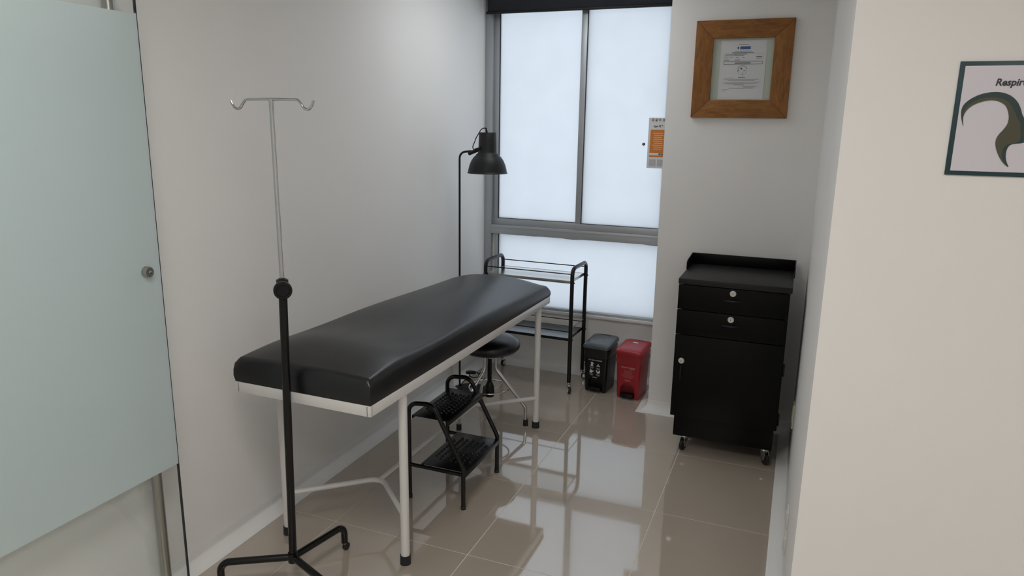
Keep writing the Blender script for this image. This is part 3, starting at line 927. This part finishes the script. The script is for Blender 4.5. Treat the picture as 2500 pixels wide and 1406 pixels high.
pp = MB().box(-.108, .112, -.0072, -.0064, -.147, .141).build('certificate', 'paper', fc, smooth=False)
def onpap(x, z, h):
    return Vector((x + .002, -.0074 - h, z))
pr = MB()
def B(x, z, w_, h_): bar(pr, x, z, w_, h_, onpap)
B(0, .119, .046, .0022); B(-.002, .088, .080, .002); B(-.002, .081, .106, .0034)
B(-.066, .072, .043, .002); B(-.066, .0665, .043, .002); B(-.013, .074, .062, .0034); B(-.020, .068, .050, .0034)
B(-.082, .057, .022, .0016); B(-.056, .057, .016, .0016); B(-.028, .058, .010, .003); B(.002, .058, .010, .003); B(-.078, .046, .025, .0024); B(-.026, .046, .026, .0024)
B(.077, .061, .028, .0045); B(.077, .053, .026, .002); B(0, -.038, .034, .0026); B(-.060, -.041, .050, .0016)
for z, wd in ((-.049, .168), (-.0535, .130), (-.066, .172), (-.0705, .140), (-.0745, .05), (-.083, .07), (-.087, .055), (-.091, .120)):
    B(.0 if wd > .1 else (.04 if z < -.08 else -.01), z, wd, .0014)
B(-.075, -.0985, .035, .0014); B(-.082, -.104, .02, .0014)
tag(pr.build('print', 'grey_print', pp, smooth=False), kind='stuff')
bx_ = MB()
def rect(mb, xa, xb, za, zb, t_):
    for q in ((xa, xb, za, za + t_), (xa, xb, zb - t_, zb), (xa, xa + t_, za + t_, zb - t_), (xb - t_, xb, za + t_, zb - t_)):
        mb.prism([(q[0], q[2]), (q[1], q[2]), (q[1], q[3]), (q[0], q[3])], onpap, .0003)
rect(bx_, -.092, .096, .025, .039, .0016)
bar(bx_, .0, .0315, .078, .0042, onpap)
tag(bx_.build('print_box', 'black_print', pp, smooth=False), kind='stuff')
t3 = MB(); rect(t3, -.091, .097, .0425, .078, .0008); rect(t3, -.094, .093, -.058, -.046, .0006); rect(t3, -.094, .093, -.0785, -.063, .0006)
tag(t3.build('print_table', 'light_print', pp, smooth=False), kind='stuff')
bl = MB(); bar(bl, .008, .104, .050, .0135, onpap); bl.build('print_banner', 'blue_print', pp, smooth=False)
em = MB(); em.prism([(-.026 + .0045 * math.cos(2 * PI * k / 10), .104 + .0055 * math.sin(2 * PI * k / 10)) for k in range(10)], onpap, .0003)
em.prism([(-.004 + .0045 * math.cos(2 * PI * k / 10), .004 + .0045 * math.sin(2 * PI * k / 10)) for k in range(10)], onpap, .0003)
bar(em, .005, -.022, .0012, .022, onpap); bar(em, .011, -.005, .007, .0035, onpap); bar(em, -.019, -.006, .006, .004, onpap)
tag(em.build('emblem', 'black_print', pp, smooth=False), kind='stuff')
def ring2(mb, cx, cz, r0, r1, a0, a1, f, n=24):
    for k in range(n):
        p, q = R(a0 + (a1 - a0) * k / n), R(a0 + (a1 - a0) * (k + 1) / n)
        mb.prism([(cx + r0 * math.cos(p), cz + r0 * math.sin(p)), (cx + r1 * math.cos(p), cz + r1 * math.sin(p)), (cx + r1 * math.cos(q), cz + r1 * math.sin(q)), (cx + r0 * math.cos(q), cz + r0 * math.sin(q))], f, .0003)
se = MB(); ring2(se, .001, -.006, .0195, .021, 0, 360, onpap); ring2(se, .001, -.006, .0235, .0265, 20, 160, onpap)
tag(se.build('seal', 'light_print', pp, smooth=False), kind='stuff')
MB().box(-hi_, hi_, -.0105, -.009, -hzi, hzi).build('glass', 'clear_glass', fc, smooth=False)

# ------------------------------------------------------------------ logo poster on the hall face of the right wall
PL, PR_, PZ0, PZ1 = 1.341, 1.585, 1.510, 1.752
ps = thing('logo_poster', 'square teal-edged poster with a swirling hair logo on the right wall', 'poster', (PL, YH, PZ0))
wv, hv = PR_ - PL, PZ1 - PZ0
MB().box(0, wv, -.004, 0, 0, hv).build('backing', 'poster_teal', ps, bevel=.0005)
MB().box(.010, wv - .010, -.0046, -.004, .0095, hv - .0095).build('white_field', 'poster_white', ps, smooth=False)
YP = YH - .0046
def px_poly(pts):
    out = []
    for cx, cy in pts:                     # crop coordinates of the photograph
        v = on_y(2280 + cx / 4.394, 130 + cy / 4.394, YP)
        out.append((v.x - PL, v.z - PZ0))
    return out
def smooth_poly(pts, closed=True, it=2):
    for _ in range(it):
        out = []
        n = len(pts)
        for k in range(n):
            a, b = pts[k], pts[(k + 1) % n]
            out += [(a[0] * .75 + b[0] * .25, a[1] * .75 + b[1] * .25), (a[0] * .25 + b[0] * .75, a[1] * .25 + b[1] * .75)]
        pts = out
    return pts
teal = px_poly([(318, 798), (300, 740), (290, 670), (294, 600), (322, 545), (390, 490), (480, 445), (580, 420), (680, 413), (760, 425), (840, 460), (900, 520), (935, 600), (950, 670), (990, 720), (1020, 760), (1030, 820), (1050, 860), (1035, 900), (1000, 940), (950, 965), (880, 970), (820, 980), (785, 1020), (768, 1090), (775, 1160), (808, 1235), (740, 1180), (690, 1100), (660, 1010), (658, 940), (685, 880), (740, 825), (790, 760), (805, 690), (795, 620), (770, 560), (710, 520), (630, 502), (540, 512), (440, 545), (370, 590), (330, 640), (310, 700)])
olive = px_poly([(303, 720), (310, 640), (350, 570), (430, 515), (520, 480), (620, 470), (720, 480), (800, 520), (850, 590), (880, 660), (900, 720), (930, 745), (925, 800), (932, 860), (925, 930), (880, 962), (820, 970), (770, 985), (740, 1020), (722, 1080), (735, 1140), (770, 1200), (806, 1233), (740, 1180), (690, 1100), (660, 1010), (658, 940), (685, 880), (740, 825), (790, 760), (805, 690), (795, 620), (770, 560), (710, 520), (630, 502), (540, 512), (440, 545), (370, 590), (330, 640), (310, 690)])
def flatpoly(name, pts, mat, y):
    cu = bpy.data.curves.new(name, 'CURVE')
    cu.dimensions = '2D'; cu.fill_mode = 'BOTH'; cu.extrude = .00015
    sp = cu.splines.new('POLY')
    sp.points.add(len(pts) - 1)
    for q, (x, z) in zip(sp.points, pts):
        q.co = (x, z, 0, 1)
    sp.use_cyclic_u = True
    t = bpy.data.objects.new(name + '_tmp', cu); COL.objects.link(t)
    me = bpy.data.meshes.new_from_object(t.evaluated_get(bpy.context.evaluated_depsgraph_get()))
    bpy.data.objects.remove(t); bpy.data.curves.remove(cu)
    for v in me.vertices:
        v.co = Vector((v.co.x, y - YH - v.co.z, v.co.y))
    me.materials.clear(); me.materials.append(MATS[mat]); me.name = name
    o = bpy.data.objects.new(name, me); COL.objects.link(o); o.parent = ps
    return o
flatpoly('logo_hair', smooth_poly(teal, it=1), 'logo_teal', YP - .0005)
flatpoly('logo_face', smooth_poly(olive, it=1), 'logo_olive', YP - .0010)
tl = on_y(2280 + 655 / 4.394, 130 + 347 / 4.394, YP)
text_mesh('lettering', 'Respire', .0205, 'ink', lambda x, y, z: Vector((tl.x - PL + x * .94, YP - YH - .0003 - z, tl.z - PZ0 + y)), ps, shear=.18, offset=.0006)

# ------------------------------------------------------------------ calendar on the window
YK = YF + .013
ca_ = thing('wall_calendar', 'narrow white and orange calendar stuck to the window beside the column', 'calendar', (.170, YK, 1.362))
MB().box(0, .110, -.0025, 0, 0, .295).build('sheet', 'calendar_paper', ca_, smooth=False)
def oncal(x, z, h): return Vector((x, -.0028 - h, z))
k_ = MB(); k_.prism([(.012, .066), (.106, .066), (.106, .226), (.014, .226)], oncal, .0003); k_.build('orange_panel', 'orange_print', ca_, smooth=False)
k_ = MB(); bar(k_, .059, .083, .092, .014, lambda x, z, h: oncal(x, z, h) + Vector((0, -.0004, 0))); k_.build('label_strip', 'calendar_paper', ca_, smooth=False)
k_ = MB()
for q in range(7):
    bar(k_, .068 + q * .0045, .083, .0022 + .001 * (q % 3), .011, lambda x, z, h: oncal(x, z, h) + Vector((0, -.0008, 0)))
tag(k_.build('bar_print', 'black_print', ca_, smooth=False), kind='stuff')
k_ = MB()
for q in range(9):
    bar(k_, .058 + (q % 2) * .004, .205 - q * .0115, .060 - 6e-3 * (q % 3), .0022, lambda x, z, h: oncal(x, z, h) + Vector((0, -.0004, 0)))
tag(k_.build('small_print', 'calendar_paper', ca_, smooth=False), kind='stuff')
k_ = MB()
random.seed(8)
for q in range(16):
    cx_, cz_ = .058 + random.uniform(-.026, .028), .240 + abs(random.gauss(0, .010))
    k_.prism([(cx_ + .0045 * math.cos(2 * PI * e / 7 + q), cz_ + .0035 * math.sin(2 * PI * e / 7)) for e in range(7)], oncal, .0002 + q * .00001)
tag(k_.build('flower_print', 'black_print', ca_, smooth=False), kind='stuff')
k_ = MB(); bar(k_, .034, .032, .040, .040, oncal); bar(k_, .082, .032, .040, .040, oncal); tag(k_.build('date_grid', 'light_print', ca_, smooth=False), kind='stuff')
for q in range(4):
    cx_ = .024 + q * .0215
    MB().tube([(cx_ + .0045 * math.cos(2 * PI * e / 14), -.0045 + .0015 * math.sin(2 * PI * e / 14), .283 + .0065 * math.sin(2 * PI * e / 14)) for e in range(14)], .0011, 6, closed=True).build('ring', 'black_rubber', ca_)

# ------------------------------------------------------------------ sockets on the right wall
def outlet(loc, label, h_, mat):
    o = thing('wall_outlet', label, 'outlet', loc)
    MB().box(-.008, 0, -.036, .036, -h_ / 2, h_ / 2).build('plate', mat, o, bevel=.002)
    MB().box(-.0105, -.008, -.018, .018, -h_ * .3, h_ * .3).build('socket_face', mat, o, bevel=.001)
outlet((XR, .10, .262), 'cream wall outlet low behind the black cabinet', .120, 'outlet_cream')
outlet((XR, -.80, .205), 'upper of two white outlets on the right wall', .066, 'outlet_white')
outlet((XR, -.82, .110), 'lower of two white outlets on the right wall', .070, 'outlet_white')
bpy.context.view_layer.update()
